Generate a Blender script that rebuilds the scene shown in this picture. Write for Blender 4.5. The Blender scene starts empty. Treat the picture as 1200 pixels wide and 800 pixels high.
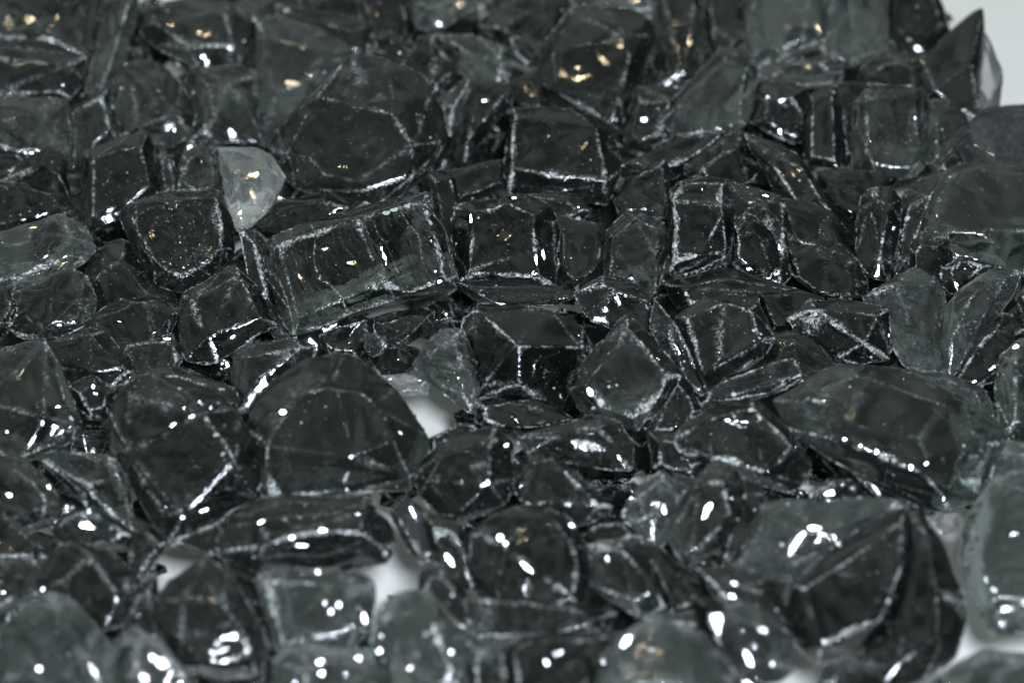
# (outline pixels, crease points x,y,w , options, label)
# options: L layer, t tone, k sharpness, f frost, s=(amp,angle) striation, g glints [(x,y,len,wid,ang)], D back depth
CH = [
("-30,-30 125,-30 112,30 101,66 60,62 -30,58", "20,-10,20 90,0,18 60,45,20 -20,40,18", dict(L=1,t='n',f=.9,s=(.4,80),g=[(10,30,9,8,0),(35,22,20,8,30),(35,44,12,7,0),(92,50,8,7,0),(95,33,9,7,0),(20,50,6,5,0),(45,12,9,5,20),(8,8,7,6,0),(88,4,12,6,10)]), "chunk in the very top left corner dotted with yellowish glints"),
("-30,55 60,60 102,66 98,95 78,118 40,116 -30,116", "0,70,16 80,76,18 70,108,10 -10,110,12", dict(L=1.6,t='n',f=1.2,g=[(12,70,10,8,80),(70,96,8,7,0),(45,80,5,4,0)]), "flat dark block in the top left with a frosted lower edge and one bead glint"),
("-30,118 40,117 78,119 79,178 40,192 -30,182", "", dict(L=1,t='n',f=1,s=(.8,85),g=[(18,143,6,6,0),(78,160,5,8,80)]), "upright-streaked dark block at the left edge, third down from the top left corner"),
("128,0 150,-20 165,-20 158,30 140,85 118,112 98,105 112,60", "134,60,14 120,100,10 150,5,12", dict(L=1,t='l',f=.9,s=(.8,75)), "tall narrow pale ridged splinter leaning right of the glint-dotted corner chunk"),
("163,20 185,5 235,-2 270,2 288,22 295,45 280,70 262,86 240,84 215,65 175,50 165,35", "180,25,16 265,12,18 272,52,18 220,55,16", dict(L=1,f=1.1), "plain dark six-sided chunk near the top left with rough pale lower edge"),
("150,78 168,70 190,78 210,100 228,130 225,155 200,170 165,168 140,160 132,130 130,100", "152,88,12 186,105,20 206,132,20 160,150,16", dict(L=1,k=14,t='n',g=[(185,112,8,6,0),(205,127,11,6,100),(165,128,3,3,0),(158,86,6,5,0)]), "rounded dark chunk with a light cap and two yellow glints below the six-sided chunk"),
("222,78 240,84 262,88 285,75 298,90 304,165 220,166 215,120", "245,102,16 252,140,14 265,97,16 295,130,8", dict(f=1.3,g=[(236,100,5,4,0),(243,135,4,4,0)]), "crumbly dark chunk beneath the plain six-sided chunk with a sparkling upright ridge"),
("98,180 140,165 172,155 182,170 188,220 186,228 150,245 130,262 105,268 95,235", "108,185,16 168,168,18 174,215,16 110,250,12", dict(L=1,f=.6), "plain dark upright block with rounded corners left of the bowl-shaped chunk"),
("20,190 55,172 75,182 82,232 60,230 30,218 10,208", "50,190,14 68,205,12", dict(g=[(43,195,11,6,110),(50,210,4,3,0)]), "small teal-tinged lump with one greenish glint near the left edge"),
("-30,178 20,176 38,188 20,210 -30,222", "", dict(L=-.5), "smooth half-seen chunk at the left edge beneath the glint-dotted corner chunk"),
("-30,216 30,214 78,228 94,252 60,268 -30,282", "", dict(L=-.6,t='d',f=.4,k=12), "very dark smooth slab at the left edge above the silvery streaked chunk"),
("-30,285 30,262 70,251 95,262 112,290 100,305 60,330 15,345 -30,330", "20,285,18 80,275,20 85,298,18 20,325,14", dict(L=1,t='s',f=1,s=(1.6,-25),g=[(38,267,20,6,-15),(42,282,7,3,0),(75,308,24,7,-35),(45,320,14,4,-30),(85,268,6,4,0)]), "silvery streaked chunk lying on its side at the left edge"),
("18,345 50,330 80,314 100,322 114,350 108,378 70,396 25,398 5,380", "60,340,16 90,350,14 60,380,12", dict(f=.9,g=[(70,381,10,6,-20),(84,322,4,4,0)]), "dark lump with a paired pale glint just below the silvery streaked chunk"),
("-30,340 8,336 20,355 15,380 -30,395", "", dict(L=1,t='d',k=12), "small rounded dark pebble cut off by the left edge"),
("112,296 130,283 150,278 168,318 205,345 208,360 160,362 130,364 95,374 95,330", "", dict(L=-.4,f=.5), "dark chunk mostly tucked behind the bowl-shaped chunk on its lower left"),
("98,378 130,355 165,346 195,353 212,364 190,407 150,414 108,410", "105,380,6 170,352,14 202,368,12 180,395,10", dict(f=.9,g=[(140,377,9,4,10),(180,390,5,4,0)]), "flat dark wedge with a frosted top edge below the bowl-shaped chunk"),
("140,250 150,240 190,228 255,220 268,250 275,290 268,305 250,325 215,342 185,335 165,315 152,280", "150,255,16 195,236,22 258,228,18 264,292,20 240,310,22 212,324,22 182,308,22 160,275,20", dict(L=2,t='n',f=1.1,k=22,s=(.8,72),g=[(244,226,9,4,80)]), "bowl-shaped chunk with upright streaks and a frosted curved lower rim"),
("207,205 215,178 235,171 255,173 262,200 260,226 208,226", "", dict(L=1.2,f=1,g=[(236,192,4,4,0),(222,215,4,4,0)]), "small frosted facet chunk behind the straight top edge of the bowl-shaped chunk"),
("256,175 300,172 318,180 334,210 318,240 300,262 278,272 270,250 262,215", "262,182,12 310,188,14 325,212,12 282,262,10 275,215,18", dict(L=1.6,t='b',f=.5,g=[(291,207,36,11,-15),(268,217,11,9,0),(297,229,22,10,50),(281,250,16,9,-50),(280,262,16,4,0),(310,245,8,3,-50)]), "bright silvery translucent chunk with cream highlights beside the bowl-shaped chunk"),
("182,163 195,176 206,200 205,228 190,230 184,200", "", dict(L=1.1,f=1.3), "thin frosted sliver between the plain upright block and the small frosted facet chunk"),
("302,30 325,20 350,32 385,42 408,60 402,74 370,97 345,124 330,140 315,170 302,165", "312,45,14 350,50,18 380,68,14 320,110,12", dict(t='l',f=.8,g=[(343,98,26,12,0),(365,88,16,8,-10),(308,52,6,6,0),(364,49,6,4,0),(322,80,5,4,0)]), "chunk with one big bright yellow highlight, tucked behind the large bulging one"),
("320,172 330,150 370,110 410,70 450,72 490,88 508,105 520,135 522,165 505,195 470,228 440,238 410,225 385,220 350,220 325,198", "372,112,26 420,124,38 462,132,40 482,170,38 486,205,26 335,180,16 380,205,22 430,222,22 508,140,14", dict(L=3,t='n',f=1.25,k=46,sub=7,g=[(382,98,6,5,0),(383,108,4,4,0),(505,117,9,6,80)]), "large bulging chunk in the upper left with a flat dark face and frosted ridge"),
("325,5 360,10 400,16 435,28 434,62 405,66 380,45 330,30", "", dict(L=-.3), "dark flat piece behind the large bulging chunk near the top edge"),
("400,-30 475,-30 485,15 490,30 475,50 455,42 430,42 425,15", "", dict(L=-.2,t='d',k=12), "smooth dark piece at the top edge left of the gold-glinting lens piece"),
("470,-20 575,-28 562,5 530,25 505,36 490,30", "500,10,14 540,-5,14", dict(L=.6,t='s',g=[(540,5,18,8,-10),(530,12,8,5,0),(486,18,8,6,30)]), "lens-like piece at the top edge with a gold and white glint on its tip"),
("432,40 455,36 478,50 490,60 480,80 450,76 430,68", "", dict(L=.2,t='d',f=1), "small dark facet piece just above the large bulging chunk"),
("492,45 508,40 525,52 538,75 530,90 512,106 490,94 474,78", "505,50,12 532,78,14 510,98,8", dict(L=1.2,f=1.1,t='d'), "dark leaf-shaped chunk touching the upper right of the large bulging chunk"),
("515,42 560,44 588,55 599,80 592,98 560,98 545,92 535,72", "540,55,12 585,68,14", dict(L=.5,t='l',f=1.1,g=[(580,73,5,4,0),(572,67,4,3,0)]), "pale sloping slab with a sparkling right corner near the top centre"),
("550,90 560,98 552,114 540,132 528,160 520,132 519,115 535,100", "548,98,10 530,125,12", dict(L=1.4,f=1.3,t='s',g=[(552,97,5,5,0),(525,106,5,4,0)]), "narrow frosted curved rib right of the large bulging chunk"),
("556,100 578,96 599,105 598,125 580,145 560,170 545,190 532,182 530,155 538,130 553,115", "560,112,12 590,112,12 548,165,14", dict(L=1,f=.6,g=[(569,118,13,6,-20),(545,133,4,4,0)]), "dark curved shard with a short white glint beside the narrow frosted rib"),
("560,28 600,2 640,-15 668,0 657,25 642,45 637,78 610,74 600,50 585,35", "", dict(t='n',f=.6,L=-.2), "dusty grey sloping piece behind the tall block near the top centre"),
("598,45 612,45 630,63 638,78 615,80 602,66", "", dict(L=.9,f=1.2,g=[(627,72,5,4,0)]), "little frosted almond-shaped flake beside the tall block at top centre"),
("638,50 655,30 668,12 700,10 740,13 762,27 768,42 752,62 744,110 733,152 712,156 680,142 640,118 630,90", "670,16,14 736,44,34 739,60,34 726,115,32 716,146,20 650,110,20 646,60,20", dict(L=2,t='n',f=1.1,k=50,g=[(656,62,7,4,0),(723,126,6,5,0)]), "tall block at top centre with a pale top face and frosted right edge"),
("602,126 640,128 665,130 700,145 716,155 728,190 722,215 712,240 690,238 655,230 600,226 594,200", "603,134,18 700,150,22 711,212,26 599,196,24 711,232,12", dict(L=2.4,t='n',f=1,k=50,s=(.5,0),g=[(649,146,8,7,0),(670,153,5,4,0),(729,200,5,6,0)]), "wide rectangular block with thin white lower edges below the tall top-centre block"),
("598,95 634,80 645,118 640,132 603,130 594,115", "", dict(L=.3,f=.4,t='n'), "flat grey-green piece left of the tall top-centre block"),
("515,202 590,186 600,215 560,234 535,237 524,218", "", dict(L=-.2,f=.4), "dark low piece in the hollow right of the large bulging chunk"),
("612,230 650,224 680,232 694,247 680,260 655,262 640,248", "", dict(L=1.6,t='n',f=.8,k=14,g=[(678,243,6,3,40)]), "small dull lens of glass below the wide rectangular block"),
("668,-30 772,-30 770,18 735,18 700,8 670,12", "", dict(t='l',L=-.1,f=.8,g=[(690,3,6,5,0),(650,8,6,6,0)]), "light grey piece at the top edge above the tall top-centre block"),
("772,-20 815,-20 825,40 835,75 825,90 800,105 765,103 753,90 762,60 770,40", "785,30,12 810,30,14 800,80,14", dict(t='n',s=(1.2,80),f=.9,g=[(808,48,20,9,85),(825,38,10,8,80),(820,87,7,7,0),(803,97,5,5,0),(777,20,5,5,0)]), "ribbed upright chunk with long white glints right of the tall top-centre block"),
("818,-30 862,-30 869,20 874,48 858,60 838,64 828,50", "", dict(L=.6,t='n',f=.8,g=[(868,22,8,6,0),(865,50,9,7,50)]), "narrow chunk at the top edge with a round yellow-white glint"),
("845,58 865,55 885,70 888,90 885,115 872,145 850,153 815,160 790,155 778,140 785,122 810,100 835,72", "850,70,14 875,80,16 866,140,16 838,154,14 796,122,18", dict(L=2.2,t='l',f=.9,k=18), "cloudy grey boot-shaped chunk right of the tall top-centre block"),
("745,102 802,103 788,120 778,140 784,162 760,174 733,172 730,155 742,120", "", dict(L=.4,t='n',f=.7,g=[(755,140,9,6,-15)]), "flat dusky piece between the tall block and the cloudy boot-shaped chunk"),
("718,200 760,180 800,163 862,153 852,167 815,187 795,207 750,214", "", dict(L=1,t='n',f=.6), "long low wedge lying under the cloudy boot-shaped chunk"),
("800,192 845,160 868,154 880,165 888,195 880,218 850,214 825,212 803,210", "", dict(L=1.3,t='d',f=.9,g=[(865,192,5,4,0)]), "dark wedge with a frosted right edge above the frost-topped block"),
("868,-30 960,-30 967,20 970,50 945,62 915,72 885,82 872,60", "885,0,14 950,0,16 940,45,18", dict(t='l',f=1,g=[(924,20,8,7,0),(958,33,20,9,75),(913,61,8,8,0),(967,25,8,6,0),(912,30,4,8,0),(944,73,8,7,0)]), "light speckled chunk at the top edge with a short upright yellow-white bar glint"),
("963,-30 1042,-30 1042,30 1040,60 1020,74 990,82 968,70", "", dict(t='l',f=.6,k=16,L=-.1), "mottled grey chunk at the top edge left of the dark leaning one"),
("878,85 920,70 970,66 988,85 980,102 950,104 915,100 885,102", "", dict(L=1.2,t='s',f=1.6,g=[(978,96,6,5,0)]), "low frosted bar below the two speckled chunks at the top right"),
("885,98 930,98 948,108 948,162 930,170 905,152 878,142", "", dict(L=.8,t='n',f=.8,g=[(900,115,8,8,0),(918,117,12,7,0),(914,155,6,9,60),(912,148,4,4,0)]), "chunk with two small ring-like glints left of the smooth upright tablet"),
("950,112 968,103 982,112 988,130 986,170 985,198 965,196 943,192 941,150", "953,120,14 975,112,14 978,190,12 950,182,12", dict(L=1.8,k=18,f=.7,g=[(978,125,4,4,0),(980,194,6,5,0),(962,194,5,4,0)]), "smooth upright tablet-shaped chunk in the upper right with rounded top"),
("1000,120 1018,104 1035,110 1050,107 1075,103 1088,118 1088,165 1084,195 1060,209 1030,210 1000,200 998,160", "1015,115,18 1040,122,12 1070,112,18 1078,190,16 1015,188,16 1045,200,14", dict(L=2,t='n',s=(1,88),f=.9,k=20,g=[(1019,166,7,7,0),(1072,137,6,10,90),(1022,190,6,6,0),(1040,185,4,12,90),(1000,195,5,4,0)]), "barrel-shaped chunk with upright grooves and a small cream glint, upper right"),
("983,97 1014,101 1006,125 1000,197 986,198 988,130", "", dict(L=.8,t='d',f=.8), "dark strip squeezed between the smooth tablet and the grooved barrel-shaped chunk"),
("1086,118 1115,118 1134,135 1137,155 1120,177 1105,192 1088,194 1086,160", "", dict(L=1,t='n',k=16,f=.5), "smooth rounded piece attached-looking to the right of the grooved barrel-shaped chunk"),
("1083,70 1110,40 1140,15 1152,10 1155,40 1147,85 1142,120 1150,142 1120,127 1086,114", "1138,75,16 1096,104,14 1145,30,8", dict(L=1.4,t='d',f=.7,D=40), "pointed triangular chunk standing against the pale background at the top right"),
("1152,38 1163,55 1173,85 1172,125 1160,138 1144,132 1140,100", "1160,80,12", dict(L=.6,t='c',f=.3,k=10,D=20), "pale see-through curved flake on the right of the pointed triangular chunk"),
("1038,-30 1088,-30 1100,2 1113,36 1085,67 1060,64 1040,45", "", dict(L=.2,t='d',f=.6,g=[(1092,20,4,3,0)]), "dark leaning chunk at the top right beside the pale background"),
("1036,62 1065,58 1087,70 1090,107 1050,106 1003,100 1010,80", "", dict(L=.6,f=.8,t='n',g=[(1082,73,9,9,0),(1068,60,5,5,0),(1010,92,6,6,0)]), "low dark wedge with a soft white bead glint left of the pointed triangular chunk"),
("1134,132 1165,124 1275,122 1275,225 1165,225 1140,205 1122,165", "", dict(L=-1,t='p',f=.2,k=24), "blurred purple-tinged dark chunk at the right edge near the top"),
("1076,272 1085,240 1115,198 1160,192 1245,200 1245,325 1160,314 1105,302 1070,302", "1084,270,22 1160,269,30 1122,206,10 1240,275,28", dict(L=1.8,t='n',f=.6,k=30), "broad dark slab at the right edge with a thin white crease"),
("1066,290 1080,272 1110,275 1117,300 1110,337 1090,347 1066,327", "", dict(L=2,t='d',f=1,g=[(1077,273,6,5,0),(1112,295,5,5,0)]), "dark stub in front of the broad right-edge slab's lower corner"),
("1103,314 1125,300 1168,311 1152,322 1120,347 1104,334", "", dict(L=2.2,t='d',f=1.8), "dark sliver with a thick frosted top edge above the long pale curved chunk"),
("1010,228 1025,217 1045,219 1057,235 1056,260 1048,290 1041,327 1020,324 1003,300 1005,255", "1022,232,16 1044,238,16 1030,300,12", dict(L=2,t='d',f=1.3,k=20,g=[(1047,268,6,7,0),(1052,247,5,5,0)]), "dark finger-shaped chunk with a frosted rim standing near the right side"),
("1058,225 1085,205 1107,198 1080,240 1074,280 1062,322 1045,330 1053,280", "", dict(L=1.2,f=1,t='n',g=[(1107,210,9,6,60)]), "narrow slanting strip between the finger-shaped chunk and the broad right-edge slab"),
("960,200 1000,198 1052,208 1042,224 1015,228 1002,262 975,244 958,220", "", dict(L=.2,t='d',f=.3,k=10), "black hollow-looking piece under the smooth tablet"),  # black piece added to stand for the dark hollow here
("873,158 900,163 932,180 952,215 968,245 990,266 955,254 918,236 898,202 878,176", "", dict(L=1.5,t='n',f=1), "long slanting rib running down right from below the two ring-like glints"),
("915,233 945,235 980,252 1002,280 1017,312 985,307 950,297 925,287 913,260", "", dict(L=1,t='n',f=.6,k=16), "smooth oval slab right of the frost-topped block"),
("923,290 960,288 1000,305 1016,328 1014,347 980,352 955,342 928,322", "", dict(L=1.4,t='d',f=.8,g=[(1007,345,6,5,0)]), "dark oval chunk tucked below the smooth oval slab"),
("786,224 800,212 830,207 852,212 858,240 857,290 850,302 820,315 786,322 783,280", "789,236,24 845,242,26 848,292,24 790,306,20 800,216,14 846,214,14", dict(L=3,t='d',f=2,k=50,g=[(823,222,4,12,90)]), "square dark block topped by a thick sparkling white frost band"),
("853,212 880,220 900,225 917,232 927,262 933,290 927,320 912,337 885,328 860,312 856,290 857,250", "895,235,14 918,265,14 915,315,12", dict(L=2.2,t='n',f=1.9,g=[(896,229,14,6,15),(913,290,4,14,85)]), "curved chunk with a shaggy white rim wrapping the small oval pebble"),
("860,262 872,250 890,258 906,275 913,300 905,320 885,322 863,306", "", dict(L=3,t='n',f=1.2,k=14,g=[(878,315,9,8,0)]), "small grey oval pebble joined to the right side of the frost-topped square block"),
("785,332 830,320 865,316 905,335 955,345 928,366 860,352 793,362", "", dict(L=1.5,t='n',f=.7,k=14), "thin curved slab lying beneath the frost-topped square block"),
("713,270 735,249 755,251 778,261 786,290 779,310 766,330 768,347 740,342 711,327 708,300", "718,278,14 745,256,16 774,268,14 768,302,18 735,325,16 716,320,12", dict(L=2,t='n',f=1,k=26,g=[(765,307,5,4,0)]), "boxy chunk with pale streaks and a tiny gold glint left of the frost-topped block"),
("673,345 708,325 740,333 766,350 782,382 760,392 740,376 720,388 688,370", "708,332,14 762,352,16", dict(L=1.8,t='n',f=1.1), "dark slanting facet piece with a frosted top above the diamond-shaped chunk"),
("733,210 760,195 778,188 786,200 787,257 770,260 745,248 728,255 720,235", "", dict(L=1,t='n',f=.6,s=(.6,-30)), "dull ridged piece left of the frost-topped square block"),
("535,245 550,237 590,230 615,231 640,244 651,260 649,332 620,332 580,328 540,328 533,290", "550,246,22 595,238,26 626,252,28 624,322,26 550,320,22 646,262,12", dict(L=3,t='d',f=1.6,k=55,sub=7,g=[(628,305,5,24,85),(637,298,5,20,85),(552,255,4,16,90),(625,320,9,8,0),(602,232,12,4,10)]), "central square-faced dark block with blue-white glints down its right edge"),
("648,252 680,258 705,265 714,285 707,320 675,347 648,334", "", dict(L=1.6,t='n',f=.4,k=12), "smooth dull chunk directly right of the central square-faced block"),
("538,330 600,328 650,337 678,346 650,358 600,361 570,358 546,345", "", dict(L=2,t='n',f=.6,k=10,g=[(602,343,7,4,0)]), "dark lens-shaped base piece directly below the central square-faced block"),
("312,290 325,278 400,250 480,232 500,226 508,240 515,280 530,320 528,335 500,342 440,360 360,388 345,390 322,350 315,320", "322,288,24 418,256,54 500,234,26 524,328,26 456,350,54 350,380,26", dict(L=4,t='k',f=1.7,k=60,sub=7,s=(.8,70),g=[(378,292,20,7,-12),(352,325,9,26,65),(412,308,16,9,0),(450,300,7,34,72),(510,318,8,8,0),(515,330,14,7,-30),(378,325,14,14,0),(492,248,6,5,0),(362,365,5,8,80),(506,285,5,24,80),(498,244,8,8,0)]), "long glassy brick left of centre, clearest of all, with bright inner reflections"),
("328,235 380,224 422,238 402,252 340,272 315,280 298,265", "", dict(L=1,t='d',f=.5,g=[(373,240,4,12,80)]), "black wedge between the large bulging chunk and the long glassy brick"),
("503,205 525,198 534,235 535,300 529,314 515,270 508,230", "", dict(L=1.2,t='d',f=.6), "thin black upright splinter between the glassy brick and the central square-faced block"),
("280,272 300,268 314,290 317,330 332,360 349,397 325,400 308,377 293,330", "298,285,10 308,340,10", dict(L=2,t='n',f=1.7,g=[(325,375,4,4,0),(293,330,4,6,80)]), "long frosted splinter standing against the left end of the glassy brick"),
("213,345 240,335 275,308 292,325 310,365 324,380 300,395 272,404 260,422 240,427 218,422 210,380", "222,350,12 280,322,16 305,372,16 242,395,18", dict(L=1.2,t='n',f=1.1,g=[(257,363,4,3,0)]), "broad dark chunk with a curved frosted ledge below the bowl-shaped chunk's right side"),
("276,412 300,402 345,396 370,405 362,432 335,437 310,457 297,484 280,484 271,450", "285,418,14 355,406,16 300,445,14", dict(L=1.8,t='n',f=1,k=26), "flat-faced charcoal chunk rising behind the arch-topped chunk"),
("376,392 395,381 440,371 438,400 420,420 390,417 376,405", "", dict(L=1.6,t='d',f=1), "small dark chunk tucked under the lower edge of the glassy brick"),
("432,374 460,367 490,359 510,364 510,386 480,402 455,410 437,400", "450,380,10 478,370,12 500,372,10 478,394,10", dict(L=1.8,t='n',f=1), "small two-faced chunk under the right half of the glassy brick"),
("426,395 438,388 450,394 454,404 448,414 436,418 427,408", "", dict(L=2.8,t='k',f=.6,k=8,g=[(433,403,5,5,0),(433,412,6,4,0)]), "tiny round bubble-like bead below the glassy brick"),
("483,426 500,400 520,384 542,384 546,408 556,420 558,460 553,484 535,472 510,447 490,437", "500,415,12 530,395,14 545,435,14 548,465,10", dict(L=3,t='l',f=1,s=(2.2,25),k=34,g=[(538,442,8,5,-30),(505,420,5,3,0)]), "pale stepped shard with layered ripples just below the centre"),
("542,370 560,358 600,360 640,365 680,385 692,408 685,430 665,458 655,482 645,457 610,457 590,462 560,467 555,440 545,400", "562,364,20 606,404,46 684,406,20 608,448,30 566,450,14", dict(L=2.6,t='d',f=1.5,k=55,sub=7,g=[(658,465,6,10,60),(662,478,6,6,0),(678,393,5,4,0)]), "dark angular chunk below centre whose frosted ridges meet in a Y"),
("670,455 680,430 710,395 735,373 748,381 770,410 801,440 799,455 770,475 745,502 715,492 683,480", "684,450,18 736,382,20 790,445,22 745,488,22 705,478,20", dict(L=3.4,t='n',f=1.2,k=46,sub=7,g=[(692,459,8,20,60),(771,421,6,6,0),(795,452,8,9,0),(686,436,6,5,0)]), "diamond-shaped chunk right of centre with a sharp blue-white glint at its left corner"),
("798,438 815,458 824,480 816,498 785,507 758,504 780,476", "", dict(L=2.4,t='n',f=.7,k=16,g=[(803,487,5,3,0)]), "smooth rounded side piece right of the diamond-shaped chunk's lower corner"),
("795,370 820,352 850,347 888,349 896,370 906,395 895,413 855,426 845,442 826,460 813,440 800,400", "805,372,20 848,356,24 882,360,22 892,400,18 850,418,20 824,440,18", dict(L=3,t='n',f=1.2,k=34,sub=7,g=[(896,385,6,5,0),(850,427,6,6,0)]), "charcoal chunk with frosted border right of the diamond-shaped chunk, roughly five-sided"),
("768,352 780,372 802,402 820,442 828,462 808,455 783,418 763,388", "", dict(L=2.4,t='n',f=2,g=[(783,380,7,7,0)]), "narrow sparkling frosted strip between the diamond-shaped and five-sided chunks"),
("888,345 935,338 962,350 948,366 925,387 905,390 895,365", "", dict(L=1,t='d',f=.3), "dark smooth piece in the hollow below the shaggy white-rimmed curved chunk"),
("923,375 950,352 1000,351 1038,361 1042,420 1010,427 980,420 943,397", "956,362,20 1012,402,22 1030,370,14", dict(L=2.4,t='d',f=1.9,k=36,g=[(1038,356,9,9,0),(1047,368,8,8,0),(1042,393,8,7,0),(1046,380,5,5,0)]), "dark chunk with a rough crusty diagonal edge and beads of light on its right"),
("822,464 850,440 890,426 932,419 942,440 920,457 880,467 845,480 820,480", "", dict(L=2,t='n',f=1.5,g=[(930,423,7,5,0),(883,430,6,3,0),(922,446,5,5,0)]), "low frosted slab below the five-sided charcoal chunk"),
("902,395 935,384 957,394 985,420 1002,434 960,447 930,457 905,440 895,417", "", dict(L=1.2,t='n',f=.6,k=16), "rounded dull piece just left of the crusty diagonal edge"),
("1013,350 1050,325 1075,315 1095,325 1108,345 1106,375 1096,395 1112,420 1095,442 1060,432 1043,400 1038,370", "1050,335,14 1090,335,16 1080,365,10 1075,410,12", dict(L=2.2,t='l',f=.8,k=16,g=[(1106,348,9,7,30),(1102,386,7,6,0)]), "light grey arched piece with a hooked outline left of the long pale curved chunk"),
("1112,442 1098,402 1106,360 1135,330 1165,315 1197,318 1187,345 1162,375 1137,410 1120,438", "1115,395,18 1140,345,20 1180,325,16 1150,375,18", dict(L=3,t='l',f=.7,k=22,g=[(1108,368,5,9,60),(1170,360,10,6,60)]), "long pale curved chunk sweeping up toward the right edge"),
("1128,427 1150,390 1175,368 1202,384 1204,410 1187,432 1170,447 1140,452 1122,447", "", dict(L=2.2,t='n',f=.8,k=16), "dark rounded piece nested under the long pale curved chunk"),
("1170,422 1190,400 1245,392 1245,520 1200,512 1175,517 1167,470", "1190,420,14 1230,410,16 1190,490,14", dict(L=2.6,t='n',f=1.1,s=(1.2,80),g=[(1190,406,14,9,-20),(1178,428,9,6,0),(1186,523,8,6,0)]), "upright chunk cut by the right edge with a creamy glint on its top corner"),
("1045,432 1110,437 1152,455 1168,482 1150,502 1110,482 1058,452", "", dict(L=1.6,t='l',f=.9,k=16), "light hazy piece resting behind the big oval chunk on the right"),
("908,470 950,445 1000,430 1030,427 1070,440 1120,465 1160,490 1176,515 1166,550 1142,590 1115,600 1090,590 1030,570 985,545 955,520 925,502", "965,512,30 1000,508,40 1070,540,44 1108,585,20 1005,440,24 1110,475,34 1155,520,24 940,470,18", dict(L=3.2,t='n',f=1.15,k=34,sub=7,g=[(990,515,8,6,20),(1008,522,8,6,20),(1028,530,9,7,20),(1068,548,14,10,30),(1106,585,9,7,30),(1098,438,6,5,0),(1060,444,8,5,20),(1100,473,12,5,30),(1085,543,12,5,-25)]), "biggest oval chunk on the right with a glinting frosted diagonal band"),
("798,497 830,480 880,466 896,475 916,500 936,520 951,545 946,567 925,577 895,567 870,562 840,547 798,532 788,515", "830,490,20 884,476,24 932,525,22 900,555,20 830,535,16", dict(L=2.8,t='n',f=1.3,k=34,g=[(892,513,5,4,0),(900,530,5,4,0),(933,524,8,6,0),(894,507,9,5,0),(914,526,4,4,0),(853,494,4,4,0)]), "dark angular chunk with sparkling crumbs on its face left of the biggest oval chunk"),
("608,512 650,500 700,490 726,495 741,520 739,552 715,542 695,547 660,532 618,532", "650,512,12 700,500,16 722,520,14", dict(L=2.2,t='n',f=1,g=[(695,520,6,8,50),(712,535,5,4,0)]), "low crumpled chunk just under the diamond-shaped chunk"),
("604,545 620,530 645,529 665,543 690,568 714,590 702,607 680,617 650,602 615,592 601,570", "620,540,16 648,536,20 700,592,18 640,588,14", dict(L=2.4,t='n',f=1.1,k=30,g=[(611,570,4,12,80)]), "smooth sloping wedge with a frosted right edge below centre"),
("488,555 500,535 525,515 560,505 580,503 600,520 602,560 592,592 578,572 560,592 535,614 513,602 490,580", "522,530,22 575,512,22 574,540,28 573,566,24 535,605,10 500,562,18", dict(L=3,t='n',f=.9,k=36,g=[(594,522,9,12,60),(571,566,10,10,0)]), "six-sided dark chunk with thin bright seams just right of the arch-topped chunk"),
("296,500,-10 305,470,-20 330,440,-26 360,422,-30 395,418,-30 430,425,-28 460,455,-20 485,490,-10 502,520 494,555 482,572 440,577 320,587 306,560", "312,522,44 414,534,52 466,516,40 322,488,38 345,464,42 385,452,44 425,460,40 450,482,38 318,578,26 412,580,32 482,560,22", dict(L=3.8,t='n',f=1,k=60,sub=7,g=[(333,483,14,14,0),(440,478,9,7,0),(304,520,7,6,0),(470,507,12,6,35),(378,573,6,6,0),(334,520,5,4,0),(407,573,6,6,0)]), "large arch-topped chunk left of centre with a pale domed rim and dark lower faces"),
("443,440 480,437 503,448 499,463 468,464 452,452", "", dict(L=1.4,t='c',f=.5,k=14,D=14,g=[(458,444,8,4,0),(491,446,9,4,0)]), "small mauve-grey see-through piece above the white gap by the arch-topped chunk"),
("130,480 145,455 175,442 210,445 250,455 275,480 295,520 306,560 296,582 260,607 225,627 195,634 173,600 150,560 133,520", "150,530,28 238,482,38 274,540,34 265,570,26 215,605,24 160,465,14 215,455,18 190,600,18", dict(L=3,t='n',f=1.1,k=40,sub=7,g=[(235,472,10,7,40),(204,497,14,6,-28),(182,508,10,5,-28),(225,488,10,6,-20),(150,527,10,8,-30),(252,570,5,4,0),(240,597,14,6,-20),(213,607,10,7,-10),(194,593,5,5,0),(215,478,6,6,0),(248,478,10,6,40)]), "big left-hand chunk whose flat grey face is capped by a glinting diagonal edge"),
("-30,415 20,405 52,398 75,440 99,500 86,517 40,540 25,537 -30,522", "18,436,20 54,402,12 52,488,26 92,500,18 28,528,12 -20,470,18", dict(L=2.4,t='n',f=1.1,k=36,g=[(70,476,16,7,-15),(48,489,22,6,-35),(8,506,12,7,0),(12,466,6,5,0),(97,500,6,6,0),(80,483,8,6,0),(60,425,4,4,0),(55,460,4,4,0)]), "wedge-faced chunk at the left edge with a cluster of white sparkles at its foot"),
("54,402 100,385 125,388 152,420 157,442 135,457 100,467 84,452 66,430", "105,392,16 108,435,14 145,430,10", dict(L=1.8,t='n',f=.9,g=[(154,445,6,12,70)]), "curved-topped chunk with an upright seam beside the wedge-faced left-edge chunk"),
("80,452 110,440 136,457 129,492 105,492 90,477", "", dict(L=2,t='d',f=1,g=[(109,452,5,8,80),(112,461,8,6,30)]), "small dark nugget with a cream double glint in the left cluster"),
("138,457 165,440 200,430 240,440 276,455 280,474 250,462 200,450 160,452", "", dict(L=2,t='n',f=1.4,g=[(225,454,6,6,0),(192,441,8,4,0)]), "frosted crumbly strip along the top of the big flat-faced left chunk"),
("148,405 200,392 216,410 207,432 170,442 148,430", "", dict(L=1.8,t='n',f=1.3,g=[(195,397,14,5,0),(212,425,4,5,0)]), "small frosted bit with a pale streak below the flat dark wedge"),
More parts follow.
